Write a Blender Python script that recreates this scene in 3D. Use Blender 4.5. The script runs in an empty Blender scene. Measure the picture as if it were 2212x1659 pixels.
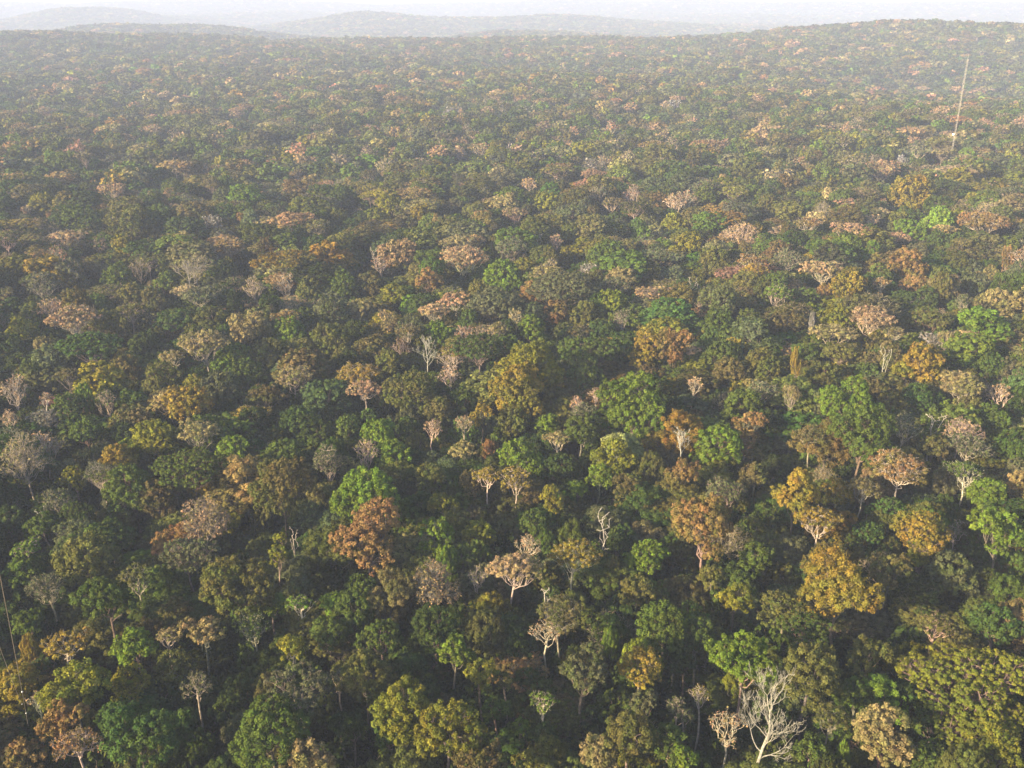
import bpy, math, random
import numpy as np
from mathutils import Vector

# ------------------------------------------------------------------ camera, sky, sun, exposure
scene = bpy.context.scene
HC = 125.0                      # height of the lookout above the forest floor
FPX = 2037.0                    # focal length in the units of a 2212 px wide picture
PITCH = math.radians(22.3)
cam_data = bpy.data.cameras.new("camera")
cam_data.sensor_width = 36.0
cam_data.lens = 36.0 * FPX / 2212.0
cam_data.clip_start = 0.5
cam_data.clip_end = 30000.0
cam = bpy.data.objects.new("camera", cam_data)
cam.location = (0, 0, HC)
cam.rotation_euler = (math.radians(90) - PITCH, 0, 0)
scene.collection.objects.link(cam)
scene.camera = cam

SUN_EL, SUN_AZ = math.radians(20.0), math.radians(236.0)      # azimuth clockwise from +Y: low sun behind the camera, a little to the left
world = bpy.data.worlds.new("World")
scene.world = world
world.use_nodes = True
wn = world.node_tree
sky = wn.nodes.new("ShaderNodeTexSky")
sky.sky_type = 'NISHITA'
sky.sun_disc = False
sky.sun_elevation = SUN_EL
sky.sun_rotation = SUN_AZ
sky.altitude = 100
sky.air_density = 1.0
sky.dust_density = 2.0
sky.ozone_density = 1.0
wn.nodes['Background'].inputs['Strength'].default_value = 0.105
wn.links.new(sky.outputs[0], wn.nodes['Background'].inputs['Color'])

sd = bpy.data.lights.new("sun", 'SUN')
sd.energy = 5.0
sd.angle = math.radians(0.6)
sd.color = (1.0, 0.81, 0.50)
sun = bpy.data.objects.new("sun", sd)
sdir = Vector((math.sin(SUN_AZ) * math.cos(SUN_EL), math.cos(SUN_AZ) * math.cos(SUN_EL), math.sin(SUN_EL)))
sun.rotation_euler = sdir.to_track_quat('Z', 'Y').to_euler()
sun.location = sdir * 300
scene.collection.objects.link(sun)

scene.view_settings.view_transform = 'Standard'
scene.view_settings.look = 'None'
scene.view_settings.exposure = 1.9
scene.view_settings.gamma = 1.0
scene.cycles.max_bounces = 5
scene.cycles.diffuse_bounces = 2
scene.cycles.transmission_bounces = 2
scene.cycles.volume_bounces = 3
scene.cycles.transparent_max_bounces = 4
scene.cycles.use_denoising = True

C = scene.collection
RNG = np.random.default_rng(7)

# ------------------------------------------------------------------ terrain
def ground(x, y):
    x = np.asarray(x, float); y = np.asarray(y, float)
    d = np.hypot(x, y) + 1e-6
    yy = np.where(y > 1, y, 1.0)
    col = 1106 + FPX * x / (yy * math.cos(PITCH) + 40)
    col = np.where(y > 1, np.clip(col, -800, 3000), 1106)
    def S(a, b, t):
        k = np.clip((t - a) / (b - a), 0, 1); return k * k * (3 - 2 * k)
    base = -40 * S(2250, 2900, d)
    G = lambda c0, w: np.exp(-((col - c0) / w) ** 2)
    def R(d0, w): return np.exp(-((d - d0) / w) ** 2)
    z = base
    z = z + R(2250, 420) * (12 + 20 * S(700, 0, col) * 1.0 + 38 * S(1280, 2050, col))
    z = z - R(1480, 260) * 26 * S(1550, 2000, col)
    z = z + R(1010, 210) * 4 * S(1700, 2050, col)
    z = z + R(3150, 260) * (56 * G(350, 420) + 30 * G(1150, 260))
    z = z + R(5200, 500) * 90 * G(200, 230)
    z = z + R(4500, 420) * (76 * G(790, 190) + 66 * G(1230, 210) + 20 * G(1700, 400))
    z = z + R(5900, 400) * (42 * G(500, 330) + 35 * G(1650, 420))
    z = z + R(7000, 700) * (108 + 22 * G(520, 260) + 18 * G(1450, 260) - 10 * G(1000, 160) - 16 * G(150, 120) + 10 * np.sin(col / 160.0))
    far = S(300, 900, d)
    z = z + far * (3.2 * np.sin(x / 130 + 1.3) * np.cos(y / 170) + 2.4 * np.sin(x / 71 + y / 93) + 1.3 * np.sin(y / 47 - x / 61 + 2))
    z = z + S(2200, 3200, d) * (7 * np.sin(x / 310 + y / 500) + 5 * np.sin(x / 150 - y / 260 + 1))
    return z

def gz(x, y): return float(ground(x, y))

def ray(px, py):
    """direction through a point of the picture (2212 x 1659 units)"""
    u = (px - 1106) / FPX; v = (829.5 - py) / FPX
    c, s = math.cos(PITCH), math.sin(PITCH)
    return np.array([u, c + v * s, -s + v * c])

def at(px, py, height):
    """where the ray meets the surface lying `height` above the terrain"""
    D = ray(px, py); z = height; p = None
    for _ in range(12):
        t = (z - HC) / D[2]
        p = np.array([0, 0, HC]) + D * t
        z = 0.5 * z + 0.5 * (gz(p[0], p[1]) + height)
    return p

# ------------------------------------------------------------------ materials
def mat(name):
    m = bpy.data.materials.new(name); m.use_nodes = True
    nt = m.node_tree; nt.nodes.clear()
    return m, nt, nt.nodes.new('ShaderNodeOutputMaterial')

def leaf_material(name, source):
    m, nt, out = mat(name)
    N, L = nt.nodes.new, nt.links.new
    if source == 'object':
        c = N('ShaderNodeObjectInfo'); col = c.outputs['Color']
    else:
        c = N('ShaderNodeAttribute'); c.attribute_type = 'INSTANCER'; c.attribute_name = 'crown_colour'; col = c.outputs['Color']
    t = N('ShaderNodeAttribute'); t.attribute_name = 'tint'
    sep = N('ShaderNodeSeparateXYZ'); L(t.outputs['Vector'], sep.inputs[0])
    val = N('ShaderNodeMapRange'); val.inputs['To Min'].default_value = 0.5; val.inputs['To Max'].default_value = 1.5
    L(sep.outputs['X'], val.inputs['Value'])
    hue = N('ShaderNodeMapRange'); hue.inputs['To Min'].default_value = 0.475; hue.inputs['To Max'].default_value = 0.522
    L(sep.outputs['Y'], hue.inputs['Value'])
    fresh = N('ShaderNodeMix'); fresh.data_type = 'RGBA'; fresh.inputs[7].default_value = (.052, .076, .016, 1)
    fm = N('ShaderNodeMath'); fm.operation = 'MULTIPLY'; fm.inputs[1].default_value = .6; L(sep.outputs['Z'], fm.inputs[0])
    L(fm.outputs[0], fresh.inputs[0]); L(col, fresh.inputs[6]); col = fresh.outputs[2]
    h = N('ShaderNodeHueSaturation'); h.inputs['Saturation'].default_value = 1.0
    L(hue.outputs[0], h.inputs['Hue']); L(val.outputs[0], h.inputs['Value']); L(col, h.inputs['Color'])
    d = N('ShaderNodeBsdfDiffuse'); L(h.outputs[0], d.inputs['Color'])
    tr = N('ShaderNodeBsdfTranslucent')
    h2 = N('ShaderNodeHueSaturation'); h2.inputs['Saturation'].default_value = 1.1; h2.inputs['Value'].default_value = 0.9
    L(h.outputs[0], h2.inputs['Color']); L(h2.outputs[0], tr.inputs['Color'])
    mx = N('ShaderNodeMixShader'); mx.inputs[0].default_value = 0.2
    L(d.outputs[0], mx.inputs[1]); L(tr.outputs[0], mx.inputs[2])
    L(mx.outputs[0], out.inputs['Surface'])
    return m

def bark_material(name, source):
    m, nt, out = mat(name)
    N, L = nt.nodes.new, nt.links.new
    if source == 'object':
        c = N('ShaderNodeObjectInfo'); col = c.outputs['Color']
    else:
        c = N('ShaderNodeAttribute'); c.attribute_type = 'INSTANCER'; c.attribute_name = 'bark_colour'; col = c.outputs['Color']
    g = N('ShaderNodeTexCoord')
    n = N('ShaderNodeTexNoise'); n.inputs['Scale'].default_value = 2.2; n.inputs['Detail'].default_value = 3
    L(g.outputs['Object'], n.inputs['Vector'])
    r = N('ShaderNodeMapRange'); r.inputs['From Min'].default_value = 0.3; r.inputs['From Max'].default_value = 0.7
    r.inputs['To Min'].default_value = 0.6; r.inputs['To Max'].default_value = 1.2
    L(n.outputs['Fac'], r.inputs['Value'])
    h = N('ShaderNodeHueSaturation'); L(r.outputs[0], h.inputs['Value']); L(col, h.inputs['Color'])
    b = N('ShaderNodeBsdfDiffuse'); b.inputs['Roughness'].default_value = 0.6
    L(h.outputs[0], b.inputs['Color']); L(b.outputs[0], out.inputs['Surface'])
    return m

LEAF = leaf_material('leaves', 'object'); BARK = bark_material('bark', 'object')
LEAF_F = leaf_material('forest_leaves', 'instancer'); BARK_F = bark_material('forest_bark', 'instancer')

def plain(name, col, rough=0.6, metal=0.0, noise=0.0, scale=1.0, col2=None):
    m, nt, out = mat(name)
    N, L = nt.nodes.new, nt.links.new
    b = N('ShaderNodeBsdfPrincipled'); b.inputs['Roughness'].default_value = rough; b.inputs['Metallic'].default_value = metal
    if col2:
        g = N('ShaderNodeTexCoord'); n = N('ShaderNodeTexNoise'); n.inputs['Scale'].default_value = scale; n.inputs['Detail'].default_value = 5
        L(g.outputs['Object'], n.inputs['Vector'])
        r = N('ShaderNodeValToRGB'); r.color_ramp.elements[0].position = 0.35; r.color_ramp.elements[1].position = 0.65
        r.color_ramp.elements[0].color = (*col, 1); r.color_ramp.elements[1].color = (*col2, 1)
        L(n.outputs['Fac'], r.inputs[0]); L(r.outputs[0], b.inputs['Base Color'])
    else:
        b.inputs['Base Color'].default_value = (*col, 1)
    L(b.outputs[0], out.inputs['Surface'])
    return m

# ------------------------------------------------------------------ mesh helpers
def mesh_from(name, verts, quads, tint=None, mats=(), mat_idx=None, smooth=False):
    me = bpy.data.meshes.new(name)
    verts = np.asarray(verts, np.float32); quads = np.asarray(quads, np.int32)
    nf = len(quads)
    me.vertices.add(len(verts)); me.vertices.foreach_set('co', verts.ravel())
    me.loops.add(nf * 4); me.loops.foreach_set('vertex_index', quads.ravel())
    me.polygons.add(nf); me.polygons.foreach_set('loop_start', np.arange(0, nf * 4, 4, dtype=np.int32))
    me.polygons.foreach_set('loop_total', np.full(nf, 4, np.int32))
    if smooth is not False:
        me.polygons.foreach_set('use_smooth', np.full(nf, bool(smooth)))
    for m in mats: me.materials.append(m)
    if mat_idx is not None: me.polygons.foreach_set('material_index', np.asarray(mat_idx, np.int32))
    if tint is not None:
        a = me.attributes.new('tint', 'FLOAT_VECTOR', 'FACE')
        a.data.foreach_set('vector', np.asarray(tint, np.float32).ravel())
    me.update(calc_edges=True)
    return me

def unit(v): return v / (np.linalg.norm(v, axis=-1, keepdims=True) + 1e-9)

def tubes(P, R, sides=5):
    """P (M,K,3) centre lines, R (M,K) radii -> verts, quads"""
    M, K, _ = P.shape
    T = np.empty_like(P); T[:, 1:-1] = P[:, 2:] - P[:, :-2]; T[:, 0] = P[:, 1] - P[:, 0]; T[:, -1] = P[:, -1] - P[:, -2]
    T = unit(T)
    ref = np.where(np.abs(T[:, :1, 2:3]) > 0.8, np.array([1.0, 0.2, 0]), np.array([0.1, 0.0, 1.0]))
    U = unit(np.cross(T, np.broadcast_to(ref, T.shape))); V = np.cross(T, U)
    a = np.arange(sides) * 2 * math.pi / sides
    ring = U[:, :, None] * np.cos(a)[:, None] + V[:, :, None] * np.sin(a)[:, None]
    X = P[:, :, None] + ring * R[:, :, None, None]
    verts = X.reshape(-1, 3)
    idx = np.arange(M * K * sides).reshape(M, K, sides)
    n = np.roll(idx, -1, axis=2)
    q = np.stack([idx[:, :-1], n[:, :-1], n[:, 1:], idx[:, 1:]], -1).reshape(-1, 4)
    return verts, q

def curves(rng, A, B, K=6, bow=0.2, wig=0.08, up=0.0):
    """bowed, crooked centre lines from A to B"""
    A = np.asarray(A, float); B = np.asarray(B, float); M = len(A)
    t = np.linspace(0, 1, K)[None, :, None]
    D = B - A; L = np.linalg.norm(D, axis=1)[:, None, None]
    P = A[:, None] * (1 - t) + B[:, None] * t
    side = unit(rng.normal(size=(M, 1, 3))) * bow * rng.uniform(0.3, 1, (M, 1, 1))
    side[:, :, 2] += up
    P = P + np.sin(t * math.pi) * side * L
    w = rng.normal(size=(M, K, 3)) * wig * L; w[:, 0] = 0; w[:, -1] = 0
    return P + w

class Geo:
    def __init__(s): s.v = []; s.q = []; s.n = 0
    def add(s, vq):
        v, q = vq
        if len(v): s.v.append(v); s.q.append(q + s.n); s.n += len(v)
    def get(s):
        if not s.v: return np.zeros((0, 3)), np.zeros((0, 4), int)
        return np.concatenate(s.v), np.concatenate(s.q)

def leaf_cards(rng, cen, out, rc, n, size, up=0.35, flat=1.0, wild=0.55):
    """n leaf cards on the outer side of every clump"""
    N = len(cen)
    if N == 0 or n == 0: return np.zeros((0, 3)), np.zeros((0, 4), int), np.zeros((0, 3))
    d = unit(rng.normal(size=(N, n, 3)) * 0.85 + out[:, None] * 0.55 + np.array([0, 0, up]))
    rad = rng.uniform(0.55, 1.0, (N, n, 1)) * rc[:, None, None] * rng.uniform(0.85, 1.12, (N, n, 1))
    p = cen[:, None] + d * rad * np.array([1, 1, flat])
    nor = unit(d * 0.9 + np.array([0, 0, up]) + rng.normal(size=d.shape) * wild).reshape(-1, 3)
    p = p.reshape(-1, 3); m = len(p)
    a = unit(np.cross(nor, rng.normal(size=(m, 3)))); b = np.cross(nor, a)
    sz = (size * rng.uniform(0.65, 1.3, (m, 1)))
    a = a * sz * 0.62; b = b * sz * 0.42
    V = np.stack([p - a, p + b, p + a, p - b], 1).reshape(-1, 3)
    Q = np.arange(m * 4).reshape(m, 4)
    cl = rng.normal(0.5, 0.17, (N, 1, 2)); lf = rng.normal(0, 0.13, (N, n, 2))
    t = np.clip(cl + lf, 0, 1).reshape(-1, 2)
    return V, Q, np.concatenate([t, np.zeros((m, 1))], 1)

# per habit: lobes, lobe radius (of crown radius), lobe flatness, leaf cover, clump size, twigs per clump, share of clumps with a branch, limb radius factor
HABIT = {
    'd': dict(k=9, lr=.50, fl=.80, cover=1.0, cs=1.0, tw=0, br=.25, lf=.8),
    'm': dict(k=9, lr=.38, fl=.85, cover=1.0, cs=1.0, tw=0, br=.45, lf=.9),
    'o': dict(k=12, lr=.46, fl=.90, cover=.85, cs=.85, tw=1, br=.4, lf=.8),
    'u': dict(k=13, lr=.32, fl=.40, cover=.66, cs=.8, tw=2, br=.9, lf=.82),
    'f': dict(k=16, lr=.34, fl=.30, cover=.85, cs=.8, tw=1, br=.4, lf=.8),
    's': dict(k=22, lr=.23, fl=.28, cover=.9, cs=.5, tw=1, br=.8, lf=1.5),
    'v': dict(k=11, lr=.30, fl=.60, cover=.14, cs=.75, tw=2, br=1., lf=.90),
    't': dict(k=12, lr=.38, fl=.75, cover=.22, cs=.85, tw=4, br=1., lf=.9),
    'c': dict(k=6, lr=.52, fl=.7, cover=.85, cs=.8, tw=1, br=.6, lf=.7),
}

def dead_tree(rng, r, c, zc, dist):
    """bare forked tree: returns trunk geometry and branch geometry"""
    tr, bg = Geo(), Geo()
    top = zc + c
    K = 9
    lean = rng.uniform(-.06, .06, 2)
    zt = np.linspace(0, 1, K)
    h = zc + 0.35 * c
    P = np.stack([lean[0] * h * zt ** 1.5, lean[1] * h * zt ** 1.5, zt * h - 0.3], 1)
    P[1:-1, :2] += rng.normal(0, .012 * h, (K - 2, 2))
    r0 = max(0.30, 0.0125 * top)
    rt = r0 * (1 - 0.68 * zt)
    tr.add(tubes(P[None], rt[None], 7))
    tm = max(0.02, 0.00013 * dist)
    def grow(start, dirn, length, rad, level):
        n = 6
        pts = [start]; dcur = dirn.copy()
        for i in range(n):
            dcur = unit(dcur + rng.normal(0, .17, 3) + np.array([0, 0, 0.10]))
            pts.append(pts[-1] + dcur * length / n)
        pts = np.array(pts); rr = np.linspace(rad, max(rad * .22, tm), n + 1)
        bg.add(tubes(pts[None], rr[None], 5))
        if level <= 0: return
        m = {3: 5, 2: 4, 1: 4}[level]
        for j in range(m):
            i = int(rng.integers(2, n + 1)); d = unit(pts[i] - pts[i - 1])
            s = unit(np.cross(d, rng.normal(size=3)))
            grow(pts[i], unit(d * .85 + s * rng.uniform(.5, .9) + np.array([0, 0, .25])), length * rng.uniform(.36, .58), rr[i] * .60, level - 1)
    zlo = max(zc - c * 0.75, 0.3 * zc)
    nb = 9 if c > 4 else 6
    for j in range(nb):
        f = (j + rng.uniform(.2, .8)) / nb
        z = zlo + (h - zlo) * f
        i = z / h * (K - 1); k = min(int(i), K - 2); s = P[k] + (P[k + 1] - P[k]) * (i - k)
        a = j * 2.4 + rng.uniform(-.5, .5)
        wide = .8 if f < .75 else .35
        d = unit(np.array([math.cos(a) * wide, math.sin(a) * wide, .8]))
        ln = (r * 1.05) if f < .75 else (top - z) * .8
        ln = min(max(ln, r * .6), (top - z) * 1.25)
        grow(s, d, ln, rt[k] * .44, 3 if dist < 190 else 2)
    for j in range(3):
        a = j * 2.1 + rng.uniform(0, 1)
        grow(P[-1], unit(np.array([math.cos(a) * .35, math.sin(a) * .35, 1])), (top - h) * .95, rt[-1] * .8, 2)
    return tr.get(), bg.get()

def snag(rng, r, c, zc, dist):
    """broken pole with a few thick forks"""
    tr, bg = Geo(), Geo()
    top = zc + c; K = 9; zt = np.linspace(0, 1, K)
    P = np.stack([rng.normal(0, .02) * top * zt, rng.normal(0, .02) * top * zt, zt * (zc) - .3], 1)
    P[1:-1, :2] += rng.normal(0, .008 * top, (K - 2, 2))
    r0 = max(.22, .0006 * dist); rt = r0 * (1 - .5 * zt)
    tr.add(tubes(P[None], rt[None], 6))
    n = 4
    for j in range(n):
        a = j * 1.9 + rng.uniform(0, .8); z0 = [0, 0, 1, 2][j]
        s = P[-1 - z0]; e = s + np.array([math.cos(a) * r * rng.uniform(.6, 1.2), math.sin(a) * r * .9, (top - s[2]) * rng.uniform(.6, 1)])
        cv = curves(rng, s[None], e[None], 7, .15, .05)
        bg.add(tubes(cv, np.linspace(rt[-1 - z0] * .55, .03 + .00012 * dist, 7)[None], 5))
        for q in range(5):
            i = rng.integers(1, 7); s2 = cv[0, i]
            e2 = s2 + unit(rng.normal(size=3) + np.array([0, 0, 1.0])) * r * rng.uniform(.25, .5)
            bg.add(tubes(curves(rng, s2[None], e2[None], 5, .15, .05), np.linspace(.07, .02 + .00012 * dist, 5)[None], 4))
    return tr.get(), bg.get()

def leafy_tree(rng, kind, r, c, zc, dist, leafscale=1.0, cover=1.0):
    """crown radius r, half height c, centre height zc -> wood verts/quads, leaf verts/quads/tint"""
    H = dict(HABIT[kind])
    H['cs'] *= rng.uniform(.68, 1.05); H['cover'] *= rng.uniform(.72, 1.08) * cover; H['lr'] *= rng.uniform(.88, 1.1)
    kk = max(3, int(round(H['k'] * min(1.25, max(.55, (r / 6.0) ** .6)))))
    i = np.arange(kk) + .5
    ga = i * 2.39996 + rng.uniform(0, 6)
    rho = np.sqrt(i / kk)
    jr = rng.uniform(.82, 1.12, kk)
    if kind in 'd':
        z = (1 - rho ** 2) * 1.0 - .48 + rng.normal(0, .09, kk); rad = rho * .58
    elif kind == 'o':
        z = rng.uniform(-.6, .6, kk); rad = np.sqrt(np.clip(1 - (z / .75) ** 2, .05, 1)) * .56
    elif kind == 'm':
        z = rng.uniform(-.62, .62, kk); z[0] = .65; rad = rho * .66
    elif kind in 'u':
        z = .55 * (1 - rho ** 2) + rng.normal(0, .12, kk); rad = rho * .72
    elif kind == 'f':
        z = .75 * (1 - rho ** 2) - .15 + rng.normal(0, .14, kk); rad = rho * .72
    elif kind == 's':
        z = .6 * (1 - rho ** 2) - .2 + rng.normal(0, .34, kk); rad = rho * .84 * rng.uniform(.8, 1.12, kk); ga = ga + rng.normal(0, .25, kk)
    elif kind == 'v':
        z = .95 * (1 - rho ** 1.6) - .35 + rng.normal(0, .12, kk); rad = rho * .68
    elif kind == 't':
        z = rng.uniform(-.6, .6, kk); rad = rho * .62
    else:
        z = np.linspace(-.6, .7, kk); rad = rng.uniform(.1, .5, kk)
    ax = rng.uniform(.86, 1.16); ang0 = rng.uniform(0, 3.14)
    lx = rad * np.cos(ga) * r * ax; ly = rad * np.sin(ga) * r / ax
    lobes = np.stack([lx, ly, zc + z * c], 1)
    LR = H['lr'] * r * jr * rng.uniform(.66, 1.34, kk)
    LRz = np.minimum(LR * H['fl'], c * .55) if kind not in 'v' else LR * H['fl']
    # leaf clumps over every lobe
    cs = min(max(.95 * H['cs'] * (r / 6.5) ** .35, .0030 * dist), LR.mean() * .62)
    cen, outd = [], []
    for k in range(kk):
        area = 4 * math.pi * LR[k] * (LR[k] + 2 * LRz[k]) / 3 * .72
        n = int(max(4, area / (2.5 * cs * cs)))
        j = np.arange(n) + .5
        zz = 1 - 1.62 * j / n
        aa = j * 2.39996 + rng.uniform(0, 6)
        rr = np.sqrt(np.clip(1 - zz * zz, 0, 1))
        d = np.stack([rr * np.cos(aa), rr * np.sin(aa), zz], 1)
        d = unit(d + rng.normal(0, .13, d.shape))
        p = lobes[k] + d * np.array([LR[k], LR[k], LRz[k]]) * rng.uniform(.70, 1.10, (n, 1))
        cen.append(p); outd.append(d)
    cen = np.concatenate(cen); outd = np.concatenate(outd)
    own = np.repeat(np.arange(kk), [len(x) for x in np.split(cen, 1)] if False else 1) if False else None
    keep = np.ones(len(cen), bool)
    for k in range(kk):
        q = (cen - lobes[k]) / np.array([LR[k], LR[k], LRz[k]])
        keep &= (q * q).sum(1) > .50
    keep &= rng.uniform(size=len(cen)) > (.04 if H['cover'] >= 1 else .10)
    cen, outd = cen[keep], outd[keep]
    low = cen[:, 2] < (zc - c * 1.0)
    cen, outd = cen[~low], outd[~low]
    size = max(.27, .0018 * dist) * leafscale
    rc = cs * rng.uniform(.70, 1.15, len(cen))
    n = int(max(3, H['cover'] * 2 * math.pi * cs * cs / (size * size * .52) * 1.0))
    LV, LQ, LT = leaf_cards(rng, cen, outd, rc, n, size, up=.35 if kind not in 'ufs' else .6, flat=1.0 if kind not in 'ufs' else .55,
                            wild=.45 if H['cover'] > .5 else .7)
    # whole-crown drift of tone between lobes
    if len(LT):
        g = np.sin(LV[::4] @ (rng.normal(size=3) * .9 / max(r, 1)) * 2 + rng.uniform(0, 6))
        g2 = np.sin(LV[::4] @ (rng.normal(size=3) * 2.2 / max(r, 1)) + rng.uniform(0, 6)) * np.sin(LV[::4] @ (rng.normal(size=3) * 3.0 / max(r, 1)) + rng.uniform(0, 6))
        LT[:, 2] = np.clip(.25 + .8 * g2 + rng.normal(0, .12, len(LT)), 0, 1)
        LT[:, 0] = np.clip(LT[:, 0] + .07 * g, 0, 1); LT[:, 1] = np.clip(LT[:, 1] + .10 * g, 0, 1)
    # wood
    w = Geo()
    zf = max(zc - c * (1.05 if kind in 'uvfs' else .75), zc * .38)
    K = 7; t = np.linspace(0, 1, K)
    lean = rng.normal(0, .05, 2) * zf
    P = np.stack([-lean[0] * (1 - t), -lean[1] * (1 - t), -.3 + t * (zf + .3)], 1)
    P[1:-1, :2] += rng.normal(0, .012 * zf, (K - 2, 2))
    r0 = (.13 + .015 * r + .0026 * zc) * (.85 if kind in 'uvt' else 1)
    rt = r0 * (1.15 - .42 * t)
    w.add(tubes(P[None], rt[None], 7))
    thin = max(.028, .00018 * dist)
    F = np.repeat(P[-1][None], kk, 0); F[:, 2] -= rng.uniform(0, .12, kk) * zf
    # keep the limb start on the trunk line
    tt = np.clip((F[:, 2] + .3) / (zf + .3), 0, 1)
    F[:, 0] = np.interp(tt, t, P[:, 0]); F[:, 1] = np.interp(tt, t, P[:, 1])
    E = lobes.copy(); E[:, 2] -= LRz * .2
    cv = curves(rng, F, E, 7, .13, .045, up=-.10 if kind in 'uvsf' else .0)
    lr0 = r0 * .52 * H['lf'] * rng.uniform(.7, 1.1, (kk, 1))
    w.add(tubes(cv, lr0 * (1 - .62 * np.linspace(0, 1, 7))[None] , 6))
    if len(cen):
        dd = ((cen[:, None] - lobes[None]) ** 2).sum(2).argmin(1)
        sel = rng.uniform(size=len(cen)) < H['br']
        if dist > 600: sel &= rng.uniform(size=len(cen)) < .4
        idx = np.where(sel)[0]
        if len(idx):
            f = rng.integers(3, 7, len(idx))
            A = cv[dd[idx], f]; B = cen[idx]
            bb = curves(rng, A, B, 5, .14, .05)
            w.add(tubes(bb, np.linspace(1, .4, 5)[None] * np.maximum(lr0[dd[idx]] * .40, thin * 1.6), 4))
        if H['tw'] and dist < 700:
            nt_ = H['tw']; B = np.repeat(cen, nt_, 0)
            d = unit(rng.normal(size=B.shape) * .8 + np.repeat(outd, nt_, 0) * .8 + np.array([0, 0, .35]))
            E2 = B + d * np.repeat(rc, nt_)[:, None] * rng.uniform(.7, 1.5, (len(B), 1))
            w.add(tubes(curves(rng, B - d * .3, E2, 3, .1, .05), np.full((len(B), 3), thin) * np.array([1, .8, .5]), 3))
    WV, WQ = w.get()
    return WV, WQ, LV, LQ, LT

# ------------------------------------------------------------------ colours
COL = {
    'G': (.054, .076, .015), 'D': (.031, .045, .012), 'L': (.090, .132, .016), 'Y': (.132, .126, .016),
    'O': (.084, .082, .022), 'B': (.084, .070, .026), 'R': (.175, .106, .042), 'P': (.250, .160, .090),
    'T': (.180, .146, .062), 'W': (.21, .19, .18), 'E': (.042, .073, .018), 'K': (.072, .076, .038), 'A': (.172, .126, .022),
}
CNAME = {'G': 'mid-green', 'D': 'dark green', 'L': 'bright green', 'Y': 'yellow-green', 'O': 'olive green', 'B': 'brownish olive', 'R': 'rusty orange',
         'P': 'pinkish tan', 'T': 'pale tan', 'W': 'greyish white', 'E': 'emerald green', 'K': 'grey-green', 'A': 'amber'}
KNAME = {'d': ('round_crowned_tree', 'round-crowned tree'), 'm': ('lobed_tree', 'lumpy many-lobed tree'), 'o': ('oval_crowned_tree', 'full oval-crowned tree'),
         'u': ('umbrella_tree', 'umbrella-shaped tree'), 'f': ('layered_tree', 'layered flat-topped tree'), 's': ('spreading_tree', 'spreading tree'),
         'v': ('twiggy_tree', 'fan-shaped tree of thin twigs'), 't': ('tangled_tree', 'tangled twiggy tree'), 'c': ('slender_tree', 'slender upright tree'),
         'x': ('dead_tree', 'bare dead tree')}

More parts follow.
